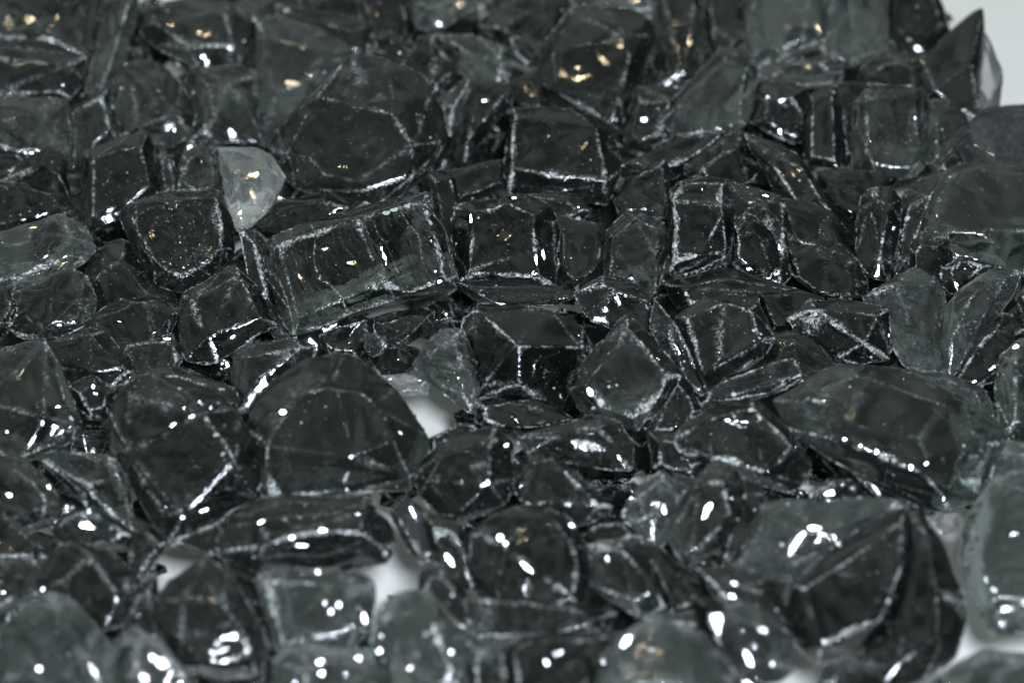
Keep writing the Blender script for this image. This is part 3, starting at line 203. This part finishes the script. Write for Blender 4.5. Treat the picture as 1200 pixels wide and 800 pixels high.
# ---------------------------------------------------------------- materials
def newmat(name):
    m = bpy.data.materials.new(name); m.use_nodes = True; m.node_tree.nodes.clear(); return m
def N(nt, t, **kw):
    n = nt.nodes.new(t)
    for k, v in kw.items():
        if k.startswith('i_'):
            n.inputs[k[2:].replace('_', ' ')].default_value = v
        else: setattr(n, k, v)
    return n
def glass(name, tint, trans, dust, frostc=(.68, .72, .70), rough=.045):
    m = newmat(name); nt = m.node_tree; L = nt.links.new
    out = N(nt, 'ShaderNodeOutputMaterial')
    geo = N(nt, 'ShaderNodeTexCoord'); oi = N(nt, 'ShaderNodeObjectInfo')
    off = N(nt, 'ShaderNodeVectorMath', operation='SCALE'); L(oi.outputs['Location'], off.inputs[0]); off.inputs['Scale'].default_value = 37.
    pos = N(nt, 'ShaderNodeVectorMath', operation='ADD'); L(geo.outputs['Object'], pos.inputs[0]); L(off.outputs[0], pos.inputs[1])
    def noise(scale, detail=2, rough=.5):
        n = N(nt, 'ShaderNodeTexNoise'); n.inputs['Scale'].default_value = scale; n.inputs['Detail'].default_value = detail; n.inputs['Roughness'].default_value = rough
        L(pos.outputs[0], n.inputs['Vector']); return n.outputs['Fac']
    def mr(src, a, b, c=0., d=1.):
        n = N(nt, 'ShaderNodeMapRange'); L(src, n.inputs['Value'])
        for k, v in zip(('From Min', 'From Max', 'To Min', 'To Max'), (a, b, c, d)): n.inputs[k].default_value = v
        return n.outputs[0]
    def mth(op, a, b):
        n = N(nt, 'ShaderNodeMath', operation=op)
        for i, v in enumerate((a, b)):
            if isinstance(v, (int, float)): n.inputs[i].default_value = v
            else: L(v, n.inputs[i])
        return n.outputs[0]
    at = N(nt, 'ShaderNodeAttribute', attribute_name='frost').outputs['Fac']
    nf = noise(2600, 3, .7)                       # crumbled grain in the frosted edges
    nm = noise(900, 3, .6)
    nl = noise(160, 4, .6)
    core = mth('MULTIPLY', mr(at, .70, 1.0, 0, .6), mr(nf, .36, .58, .25, 1.))
    fr = mth('MULTIPLY', mr(at, .05, .6, 0, 1.), mr(nf, .43, .57, 0, 1.))
    fr = mth('MULTIPLY', fr, mr(nm, .36, .56, .2, 1.2))
    gr = N(nt, 'ShaderNodeTexVoronoi'); gr.inputs['Scale'].default_value = 4200; L(pos.outputs[0], gr.inputs['Vector'])
    gc = N(nt, 'ShaderNodeSeparateColor'); L(gr.outputs['Color'], gc.inputs[0])
    fr = mth('MINIMUM', mth('MULTIPLY', fr, mr(gc.outputs[0], .1, .9, .15, 1.4)), 1.0)
    fr = mth('MAXIMUM', fr, core)
    # loose chips: sparse specks on the faces
    vo = N(nt, 'ShaderNodeTexVoronoi'); vo.inputs['Scale'].default_value = 1150; L(pos.outputs[0], vo.inputs['Vector'])
    cr = N(nt, 'ShaderNodeSeparateColor'); L(vo.outputs['Color'], cr.inputs[0])
    rad = mth('MULTIPLY', mr(cr.outputs[0], .86, 1., 0, .26), mr(nl, .42, .66, .1, 1.3))
    wd = N(nt, 'ShaderNodeAttribute', attribute_name='crumbs').outputs['Fac']
    rad = mth('MULTIPLY', rad, mr(wd, 0, 1, .7, 3.0))
    speck = mth('LESS_THAN', vo.outputs['Distance'], rad)
    v2 = N(nt, 'ShaderNodeTexVoronoi'); v2.inputs['Scale'].default_value = 3100; L(pos.outputs[0], v2.inputs['Vector'])
    c2 = N(nt, 'ShaderNodeSeparateColor'); L(v2.outputs['Color'], c2.inputs[0])
    dustg = mth('LESS_THAN', v2.outputs['Distance'], mth('MULTIPLY', mr(c2.outputs[1], .72, 1., 0, .34), mr(nl, .35, .65, .3, 1.2)))
    speck = mth('MAXIMUM', speck, mth('MULTIPLY', dustg, mr(c2.outputs[2], 0, 1, .05, .4)))
    # dusty film
    film = mth('MULTIPLY', mth('MULTIPLY', mr(nl, .36, .7, .25, 1.1), mr(nm, .3, .7, .45, 1.3)), mr(nf, .38, .62, .4, 1.6))
    body = N(nt, 'ShaderNodeBsdfPrincipled')
    tn = N(nt, 'ShaderNodeVectorMath', operation='SCALE'); tn.inputs[0].default_value = tint        # each piece has its own depth of colour
    L(mr(mth('POWER', oi.outputs['Random'], 1.6), 0, 1, .22, 1.75) if name == 'charcoal_glass' else mr(oi.outputs['Random'], 0, 1, .8, 1.1), tn.inputs['Scale'])
    L(tn.outputs[0], body.inputs['Base Color'])
    body.inputs['Transmission Weight'].default_value = trans
    body.inputs['IOR'].default_value = 1.5
    L(mr(mth('ADD', film, speck), 0, 1.5, rough * .6, rough * 3.2), body.inputs['Roughness'])
    dif = N(nt, 'ShaderNodeBsdfDiffuse'); dif.inputs['Color'].default_value = (.30, .345, .325, 1)
    mix1 = N(nt, 'ShaderNodeMixShader'); L(mth('MULTIPLY', mth('MULTIPLY', film, mr(off.outputs[0] if False else oi.outputs['Random'], 0, 1, 1.5, .6)), dust), mix1.inputs[0]); L(body.outputs[0], mix1.inputs[1]); L(dif.outputs[0], mix1.inputs[2])
    fro = N(nt, 'ShaderNodeBsdfPrincipled'); fro.inputs['Base Color'].default_value = (*frostc, 1)
    fro.inputs['Roughness'].default_value = .22; fro.inputs['IOR'].default_value = 1.5; fro.inputs['Transmission Weight'].default_value = .1
    allf = mth('MINIMUM', mth('ADD', mth('MULTIPLY', fr, .95), mth('MULTIPLY', speck, .75)), 1.)
    mix2 = N(nt, 'ShaderNodeMixShader'); L(allf, mix2.inputs[0]); L(mix1.outputs[0], mix2.inputs[1]); L(fro.outputs[0], mix2.inputs[2])
    b1 = N(nt, 'ShaderNodeBump'); b1.inputs['Distance'].default_value = .00022
    L(mth('MULTIPLY', nf, 1.), b1.inputs['Height']); L(mr(at, 0, .7, .02, 1.), b1.inputs['Strength'])
    b2 = N(nt, 'ShaderNodeBump'); b2.inputs['Distance'].default_value = .0004; pol = N(nt, 'ShaderNodeAttribute', attribute_name='glint_facet').outputs['Fac']; L(mr(pol, 0, .5, .12, 0.), b2.inputs['Strength'])
    L(nl, b2.inputs['Height']); L(b1.outputs[0], b2.inputs['Normal'])
    for s in (body, fro, dif): L(b2.outputs[0], s.inputs['Normal'])
    L(mix2.outputs[0], out.inputs['Surface'])
    return m
MAT = {
 'd': glass('black_glass',       (.016, .019, .018), .97, .018),
 'n': glass('charcoal_glass',    (.070, .081, .076), .97, .018),
 'l': glass('smoky_glass',       (.19, .21, .203),    .97, .06),
 's': glass('streaky_glass',     (.19, .212, .205),   .97, .035, rough=.06),
 'k': glass('clear_dark_glass',  (.13, .15, .142),   1.0, .010, rough=.03),
 'b': glass('bright_glass',      (.86, .87, .86),    .95, .09, rough=.04),  # paler than the rest to stand in for a lamp reflected inside
 'c': glass('pale_glass',        (.62, .60, .62),    .92, .10, rough=.10),
 'p': glass('purple_glass',      (.060, .052, .066),   .80, .06),
}

WARM = np.array((-.10, .12, .50)); COOL = np.array((.028, -.263, .272))
# ---------------------------------------------------------------- sphere bases
ICO = {}
def ico(n):
    if n not in ICO:
        bm = bmesh.new(); bmesh.ops.create_icosphere(bm, subdivisions=n, radius=1.0)
        v = np.array([x.co[:] for x in bm.verts]); v /= np.linalg.norm(v, axis=1)[:, None]
        f = np.array([[q.index for q in x.verts] for x in bm.faces], dtype=np.int32)
        bm.free(); ICO[n] = (v, f)
    return ICO[n]
def planes(pts):
    bm = bmesh.new()
    for p in pts: bm.verts.new(p)
    bmesh.ops.convex_hull(bm, input=bm.verts[:])
    out = []
    bmesh.ops.recalc_face_normals(bm, faces=bm.faces[:])
    for f in sorted(bm.faces, key=lambda f: -f.calc_area()):
        n = np.array(f.normal[:]); 
        if f.calc_area() < 1e-5 or np.linalg.norm(n) < .5: continue
        d = float(n @ np.array(f.verts[0].co[:]))
        if d < 0: n, d = -n, -d
        if all(n @ m < .992 for m, _ in out): out.append((n, max(d, .05)))
    bm.free()
    return np.array([n for n, _ in out]), np.array([d for _, d in out])
def wob(P, scale, seed, n=9):
    r = np.random.RandomState(seed)
    k = r.normal(size=(n, 3)); k /= np.linalg.norm(k, axis=1)[:, None]
    k *= (2 * math.pi / scale * r.uniform(.6, 1.7, n))[:, None]
    return np.sin(P @ k.T + r.uniform(0, 6.28, n)).sum(1) / math.sqrt(n / 2)

def mesh_of(name, P, F, frost, mat):
    me = bpy.data.meshes.new(name)
    me.vertices.add(len(P)); me.vertices.foreach_set('co', P.astype(np.float32).ravel())
    me.loops.add(len(F) * 3); me.loops.foreach_set('vertex_index', F.ravel())
    me.polygons.add(len(F)); me.polygons.foreach_set('loop_start', np.arange(0, len(F) * 3, 3, dtype=np.int32))
    me.polygons.foreach_set('use_smooth', np.ones(len(F), dtype=bool))
    me.update(calc_edges=True)
    a = me.attributes.new('frost', 'FLOAT', 'POINT'); a.data.foreach_set('value', frost.astype(np.float32))
    me.materials.append(mat)
    return me

def stone(name, pts, seed, k, fr, mat, sub, stri=None, glints=(), cuts=3):  # cuts: random fracture faces
    """A broken lump: the hull of pts (world, metres) rounded, chipped, rippled and frosted along its edges."""
    r = np.random.RandomState(seed)
    pts = np.array(pts); lo, hi = pts.min(0), pts.max(0); c = (lo + hi) / 2
    # principal frame so that the sphere grid spreads evenly
    w, V = np.linalg.eigh(np.cov((pts - c).T)); 
    q = (pts - c) @ V; ext = np.abs(q).max(0); q = q / ext
    Nn, Dd = planes(q)
    Fq = (Fv @ V) * ext; Fq = Fq / np.linalg.norm(Fq)      # knock extra fracture faces off the side that shows
    for _ in range(cuts):
        nv = r.normal(size=3) * .75 - Fq; nv /= np.linalg.norm(nv)
        hq = (q @ nv).max(); nd = hq * r.uniform(.84, .95)
        if (Nn @ nv).max() < .97: Nn = np.vstack([Nn, nv]); Dd = np.append(Dd, nd)
    S, F = ico(sub)
    if np.linalg.det(V) < 0: F = F[:, ::-1].copy()
    # each plane is a slightly curved conchoidal face
    dots = S @ Nn.T
    inv = np.maximum(dots, 1e-4) / Dd
    rr = (inv ** k).sum(1) ** (-1. / k)
    q = S * rr[:, None]
    P = (q * ext) @ V.T                                   # metres, about c
    # true distance to the second nearest face, in metres
    Nw = (Nn / ext) @ V.T; ln = np.linalg.norm(Nw, axis=1); Dw = Dd / ln; Nw = Nw / ln[:, None]
    sd = Dw[None, :] - P @ Nw.T
    o = np.argsort(sd, axis=1)[:, :2]; i0 = o[:, 0]
    d0 = np.take_along_axis(sd, o, 1)[:, 0]; s2 = np.take_along_axis(sd, o, 1)[:, 1] - d0
    cosang = (Nw[o[:, 0]] * Nw[o[:, 1]]).sum(1)
    s2 = s2 / np.maximum(.35, np.sqrt(np.maximum(0, 1 - cosang ** 2)))
    size = float(np.max(ext)) * 2
    wid = .00018 * np.clip(.95 + .7 * wob(P, .006, seed + 5), .2, 2.4)
    edge = np.exp(-np.maximum(s2, 0) / np.maximum(wid, .00012))
    sharp = np.clip((1 - cosang) / .35, .15, 1)
    key = (np.minimum(o[:, 0], o[:, 1]) * 131 + np.maximum(o[:, 0], o[:, 1]) * 17) % 97
    wide = np.exp(-np.maximum(s2, 0) / .0011) * sharp
    edge = edge * sharp * r.uniform(.35, 1.45, 97)[key] * np.clip(.95 + .5 * wob(P, .0035, seed + 15), .1, 1.3)
    # face-wise relief
    amp = size * .012
    disp = amp * .6 * wob(P, size * .8, seed + 1) + amp * .35 * wob(P, size * .3, seed + 2)
    ph = r.uniform(0, 6.28, len(Dd)); scoop = r.uniform(-1, .3, len(Dd))
    mid = np.clip(s2 / (size * .22), 0, 1); mid = mid * mid * (3 - 2 * mid)
    disp += scoop[i0] * size * .04 * mid                 # hollow conchoidal faces
    for j in range(len(Dd)):                              # shell ripples round a strike point
        if r.rand() < .55:
            sel = i0 == j
            if sel.any():
                s = Nw[j] * Dw[j] + r.normal(size=3) * size * .45
                dd = np.linalg.norm(P[sel] - s, axis=1)
                disp[sel] += .000032 * mid[sel] * np.sin(dd * 6.28 / (.0011 + .0011 * r.rand()) + ph[j]) * (.5 + .5 * np.sin(dd * 6.28 / .006))
    if stri:
        a = math.radians(stri[1]); ax = -math.sin(a) * Rv + -math.cos(a) * Uv
        ax = -math.sin(a) * Rv - math.cos(a) * Uv if abs(stri[1]) < 200 else Rv
        t = P @ ax + .0005 * wob(P, .009, seed + 8)
        sg = np.sin(t * 6.28 / .0016) + .6 * np.sin(t * 6.28 / .00071 + 1) + .5 * np.sin(t * 6.28 / .0034 + 2)
        disp += .000045 * stri[0] * sg * (.6 + .4 * wob(P, .006, seed + 9))
        edge = np.maximum(edge, .35 * np.clip(sg - 1.1, 0, 1) * min(1, stri[0]))
    chip = wob(P, .0011, seed + 3) + .7 * wob(P, .0005, seed + 4)
    disp += .000075 * fr * edge * chip - .00010 * edge * np.clip(wob(P, .0024, seed + 6), 0, 2)
    
    nrm = Nw[i0]
    rad = P / np.linalg.norm(P, axis=1)[:, None]
    P = P + rad * disp[:, None]
    # glints put into the shape: small facets tilted to mirror a lamp
    W = P + c
    rel = W - CAM; dep = rel @ Fv; px = 600 + FPX * (rel @ Rv) / dep; py = 400 - FPX * (rel @ Uv) / dep
    front = (nrm @ Fv) < .1
    bead = np.zeros(len(P))  # how far each point belongs to a shaped glint facet
    for (gx, gy, gl, gw, ga) in glints:
        gl, gw = max(gl, gw), min(gl, gw)
        if r.rand() < (.6 if gl < 8 else .2 if gl < 12 else 0): continue
        a = math.radians(ga); dx, dy = px - gx, py - gy
        u = dx * math.cos(a) + dy * math.sin(a); v = -dx * math.sin(a) + dy * math.cos(a)
        e = (u / (gl * .39 + .4)) ** 2 + (v / (gw * .39 + .4)) ** 2
        e = e * np.clip(1 + .3 * wob(P, .0011, seed + int(gx)), .6, 1.5)
        m = np.where(front & (e < 1.6))[0]
        if len(m) == 0: continue
        g0 = m[np.argmin(e[m])]; C0 = P[g0].copy()
        wc = C0 + c
        lampP = WARM if (gy < 110 or (gy < 340 and gx < 430)) else COOL
        h = (CAM - wc) / np.linalg.norm(CAM - wc) + (lampP - wc) / np.linalg.norm(lampP - wc)
        jit = .012 if gl >= 14 else (.05 if gl >= 8 else .10)
        h = h + r.normal(size=3) * jit
        h /= np.linalg.norm(h)
        rd = rel[m] / np.linalg.norm(rel[m], axis=1)[:, None]
        t = ((C0 - P[m]) @ h) / (rd @ h)                     # along the view ray onto the little facet that mirrors the lamp
        off = (P[m] - C0); off = off - np.outer(off @ h, h)
        t = t + (off ** 2).sum(1) / (2 * .00012 * max(gl, gw) * 18)
        bl = np.clip((1.6 - e[m]) / .75, 0, 1); bl = bl * bl * (3 - 2 * bl)
        P[m] = P[m] + rd * (np.clip(t, -.0014, .0014) * bl)[:, None]
        bead[m] = np.maximum(bead[m], bl)
    edge = edge * (1 - bead) * fr
    me = mesh_of(name, P, F, np.clip(edge, 0, 1.6), mat)
    a = me.attributes.new('crumbs', 'FLOAT', 'POINT'); a.data.foreach_set('value', (wide * fr).astype(np.float32))
    a = me.attributes.new('glint_facet', 'FLOAT', 'POINT'); a.data.foreach_set('value', bead.astype(np.float32))
    ob = bpy.data.objects.new(name, me); ob.location = c; col.objects.link(ob)
    return ob

def tagit(ob, label, cat, group=None):
    ob['label'] = label; ob['category'] = cat
    if group: ob['group'] = group

def kind_of(label):
    for w in ('shard', 'splinter', 'flake', 'sliver', 'pebble', 'bead'):
        if w in label.split(' ')[:6] or w in [x.strip(',') for x in label.split(' ')[:7]]: return 'glass_' + w
    return 'glass_chunk'

GROUP = "broken glass pieces heaped on the white table"
FOOT = []
for i, (o_, c_, opt, label) in enumerate(CH):
    O = [tuple(map(float, s.split(','))) for s in o_.split()]
    Cc = [tuple(map(float, s.split(','))) for s in c_.split()]
    rnd = random.Random(100 + i)
    xs, ys = [p[0] for p in O], [p[1] for p in O]
    cx, cyy = sum(xs) / len(xs), sum(ys) / len(ys)
    size = math.sqrt(max(1, (max(xs) - min(xs)) * (max(ys) - min(ys))))
    Lr = opt.get('L', 0)
    dc = surf(cx, cyy) - .0022 * Lr
    Dk = opt.get('D', max(28, size * .55))
    k0 = max(22, opt.get('k', 30)) * 1.25
    def P3(x, y, w):
        d = dc + .35 * (surf(x, y) - surf(cx, cyy)) 
        d = d - w * .0001 * d / D0
        return CAM + ray(x, y) * d
    grow = 1.035 + 1.0 / max(12, k0)
    pts = []
    for x, y, *w_ in O:
        x, y = cx + (x - cx) * grow, cyy + (y - cyy) * grow
        pts.append(P3(x, y, w_[0] if w_ else rnd.uniform(-.04, .04) * size))
    if Cc:
        for x, y, w in Cc: pts.append(P3(x, y, w))
    else:                                                # a tilted, smaller front face
        ta = rnd.uniform(0, 6.28); tt = rnd.uniform(.08, .3); sc_ = rnd.uniform(.55, .78)
        ox, oy = rnd.uniform(-.08, .08) * size, rnd.uniform(-.08, .08) * size
        for x, y, *w_ in O:
            dx, dy = (x - cx) * sc_, (y - cyy) * sc_
            w = size * .17 + tt * (dx * math.cos(ta) + dy * math.sin(ta))
            pts.append(P3(cx + dx + ox, cyy + dy + oy, w))
    for x, y, *w_ in O[::2]:
        s = rnd.uniform(.5, .72)
        pts.append(P3(cx + (x - cx) * s, cyy + (y - cyy) * s, -Dk * rnd.uniform(.75, 1.05)))
    nm = kind_of(label)
    sub = opt.get('sub', 6 if size > 52 else 5)
    ob = stone(nm, pts, 31 * i + 7, k0, opt.get('f', 1.), MAT[opt.get('t', 'n')], sub, opt.get('s'), opt.get('g', ()), 1 if Cc else 5)
    tagit(ob, label, nm.replace('_', ' '), GROUP)
    FOOT.append((cx, cyy, size, label))

# ---------------------------------------------------------------- lower layer of the heap
def inpoly(x, y, poly):
    c = False; j = len(poly) - 1
    for i in range(len(poly)):
        (xi, yi), (xj, yj) = poly[i], poly[j]
        if (yi > y) != (yj > y) and x < (xj - xi) * (y - yi) / (yj - yi) + xi: c = not c
        j = i
    return c
GP = [[tuple(map(float, s.split(','))) for s in g.split()] for g in GAPS]
def near_gap(x, y, r):
    for g in GP:
        for a in range(12):
            if inpoly(x + r * math.cos(a * .524), y + r * math.sin(a * .524), g): return True
        if inpoly(x, y, g): return True
    return False
rnd = random.Random(5)
SKIP = {132, 133, 109, 96, 128, 152}
EXTRA = [(105, 520, 32, .0092), (145, 70, 28, .0092), (190, 52, 38, .0092), (215, 100, 28, .0092), (152, 657, 24, .0092), (268, 655, 18, .0092), (340, 222, 28, .0092), (262, 425, 24, .0092), (425, 415, 26, .0092), (462, 422, 38, .0092), (470, 385, 24, .0092), (425, 575, 26, .0092), (465, 572, 30, .0092), (425, 745, 28, .0092), (500, 215, 22, .0092), (500, 385, 22, .0092), (545, 350, 28, .0092), (545, 385, 24, .0092), (548, 492, 26, .0092), (548, 622, 28, .0092), (510, 575, 24, .0092), (515, 708, 18, .0092), (545, 18, 24, .0092), (582, 20, 24, .0092), (582, 140, 32, .0092), (585, 498, 22, .0092), (622, 502, 26, .0092), (625, 545, 30, .0092), (662, 343, 22, .0092), (662, 380, 26, .0092), (702, 500, 28, .0092), (742, 220, 20, .0092), (745, 505, 28, .0092), (745, 580, 22, .0092), (782, 182, 22, .0092), (782, 338, 26, .0092), (822, 665, 28, .0092), (865, 422, 22, .0092), (902, 418, 22, .0092), (942, 62, 26, .0092), (940, 222, 22, .0092), (945, 585, 26, .0092), (945, 742, 26, .0092), (990, 782, 20, .0092), (1100, 12, 32, .0092), (1108, 188, 26, .0092), (1145, 592, 20, .0092), (180, 705, 18, .0092), (1140, 190, 24, .0092), (186, 62, 36, .0092), (180, 18, 32, .0092), (216, 104, 28, .0092), (462, 578, 30, .0092), (500, 382, 28, .0098), (541, 382, 30, .0092), (662, 381, 28, .0092), (620, 541, 26, .0092), (140, 662, 24, .0092), (182, 664, 16, .0092), (262, 662, 22, .0092), (545, 462, 20, .0098), (1142, 665, 14, .0092), (517, 366, 22, .0112), (212, 78, 22, .01), (462, 700, 10, .01), (500, 640, 14, .01)]
n = 0
row = 0
FILL = []
for layer, zc in ((0, .0068),):
    y = -30.
    while y < 860:
        x = -40. + (row % 2) * 38
        while x < 1250:
            r = rnd.uniform(58, 78); jx, jy = x + rnd.uniform(-14, 14), y + rnd.uniform(-8, 8)
            shape = [(rnd.uniform(.75, 1.1), rnd.uniform(0, 6.28), rnd.uniform(-.9, .9)) for _ in range(13)]
            if not near_gap(jx, jy, r * 1.3):
                FILL.append((n, jx, jy, r, zc, shape))
            n += 1; x += 104
        y += 70; row += 1
for k_, (jx, jy, r, zc) in enumerate(EXTRA):
    FILL.append((500 + k_, jx, jy, r, zc, [(rnd.uniform(.75, 1.1), rnd.uniform(0, 6.28), rnd.uniform(-.9, .9)) for _ in range(13)]))
for (n, jx, jy, r, zc, shape) in FILL:
    if n not in KEEP or n in SKIP: continue
    d = surf(jx, jy, zc); c = CAM + ray(jx, jy) * d; R_ = r * .0001 * d / D0
    pts = []
    for s, th, u in shape:
        q = math.sqrt(1 - u * u)
        pts.append(c + R_ * s * (q * math.cos(th) * Rv + .8 * q * math.sin(th) * Uv + .62 * u * Fv))
    ob = stone('glass_chunk', pts, 9000 + n, 30, .9, MAT['n' if n % 3 else 'd'], 5)
    ob['fid'] = n
    tagit(ob, KEEP[n] if KEEP[n] else "dark glass chunk deep in the heap", 'glass chunk', GROUP)

# ---------------------------------------------------------------- table
bm = bmesh.new(); bmesh.ops.create_grid(bm, x_segments=8, y_segments=8, size=3.0)
me = bpy.data.meshes.new('table'); bm.to_mesh(me); bm.free()
tb = bpy.data.objects.new('table', me); col.objects.link(tb); tb['kind'] = 'structure'
tb['label'] = 'off-white table surface under the heap of glass'
m = newmat('white_laminate'); nt = m.node_tree
out = N(nt, 'ShaderNodeOutputMaterial'); b = N(nt, 'ShaderNodeBsdfPrincipled'); b.inputs['Base Color'].default_value = (.86, .855, .82, 1); b.inputs['Roughness'].default_value = .5
no = N(nt, 'ShaderNodeTexNoise'); no.inputs['Scale'].default_value = 300; bu = N(nt, 'ShaderNodeBump'); bu.inputs['Strength'].default_value = .05; bu.inputs['Distance'].default_value = .0005
nt.links.new(no.outputs['Fac'], bu.inputs['Height']); nt.links.new(bu.outputs[0], b.inputs['Normal']); nt.links.new(b.outputs[0], out.inputs[0])
me.materials.append(m)

# ---------------------------------------------------------------- light: two small bright studio lamps, dim room brighter overhead
w = bpy.data.worlds.new("World"); sc.world = w; w.use_nodes = True
nt = w.node_tree; bg = nt.nodes['Background']; bg.inputs[0].default_value = (.82, .95, .905, 1)
tc = N(nt, 'ShaderNodeTexCoord'); sx = N(nt, 'ShaderNodeSeparateXYZ'); nt.links.new(tc.outputs['Generated'], sx.inputs[0])
dt = N(nt, 'ShaderNodeVectorMath', operation='DOT_PRODUCT'); dt.inputs[1].default_value = (-.25, .35, .90); nt.links.new(tc.outputs['Generated'], dt.inputs[0])
r1 = N(nt, 'ShaderNodeMapRange', interpolation_type='SMOOTHSTEP'); nt.links.new(dt.outputs['Value'], r1.inputs[0])
for k, v in zip((1, 2, 3, 4), (.15, 1., .04, .64)): r1.inputs[k].default_value = v
nz = N(nt, 'ShaderNodeTexNoise'); nz.inputs['Scale'].default_value = 2.6; nz.inputs['Detail'].default_value = 1.5; nt.links.new(tc.outputs['Generated'], nz.inputs['Vector'])
r2 = N(nt, 'ShaderNodeMapRange', interpolation_type='SMOOTHSTEP'); nt.links.new(nz.outputs['Fac'], r2.inputs[0])
for k, v in zip((1, 2, 3, 4), (.36, .62, .35, 1.35)): r2.inputs[k].default_value = v
mm = N(nt, 'ShaderNodeMath', operation='MULTIPLY'); nt.links.new(r1.outputs[0], mm.inputs[0]); nt.links.new(r2.outputs[0], mm.inputs[1]); nt.links.new(mm.outputs[0], bg.inputs[1])
def lamp(name, loc, size, power, color, target=(0, 0, .015), shape='DISK', size_y=None):
    l = bpy.data.lights.new(name, 'AREA'); l.shape = shape; l.size = size; l.energy = power; l.color = color
    if size_y: l.size_y = size_y
    o = bpy.data.objects.new(name, l); col.objects.link(o); o.location = loc
    o.rotation_euler = (Vector(target) - Vector(loc)).to_track_quat('-Z', 'Y').to_euler()
    o['kind'] = 'helper'
    return o
lamp('warm_spot_lamp', tuple(WARM), .014, .085, (1., .82, .52))
lamp('cool_flash_lamp', tuple(COOL), .044, 1.75, (.82, .90, 1.))
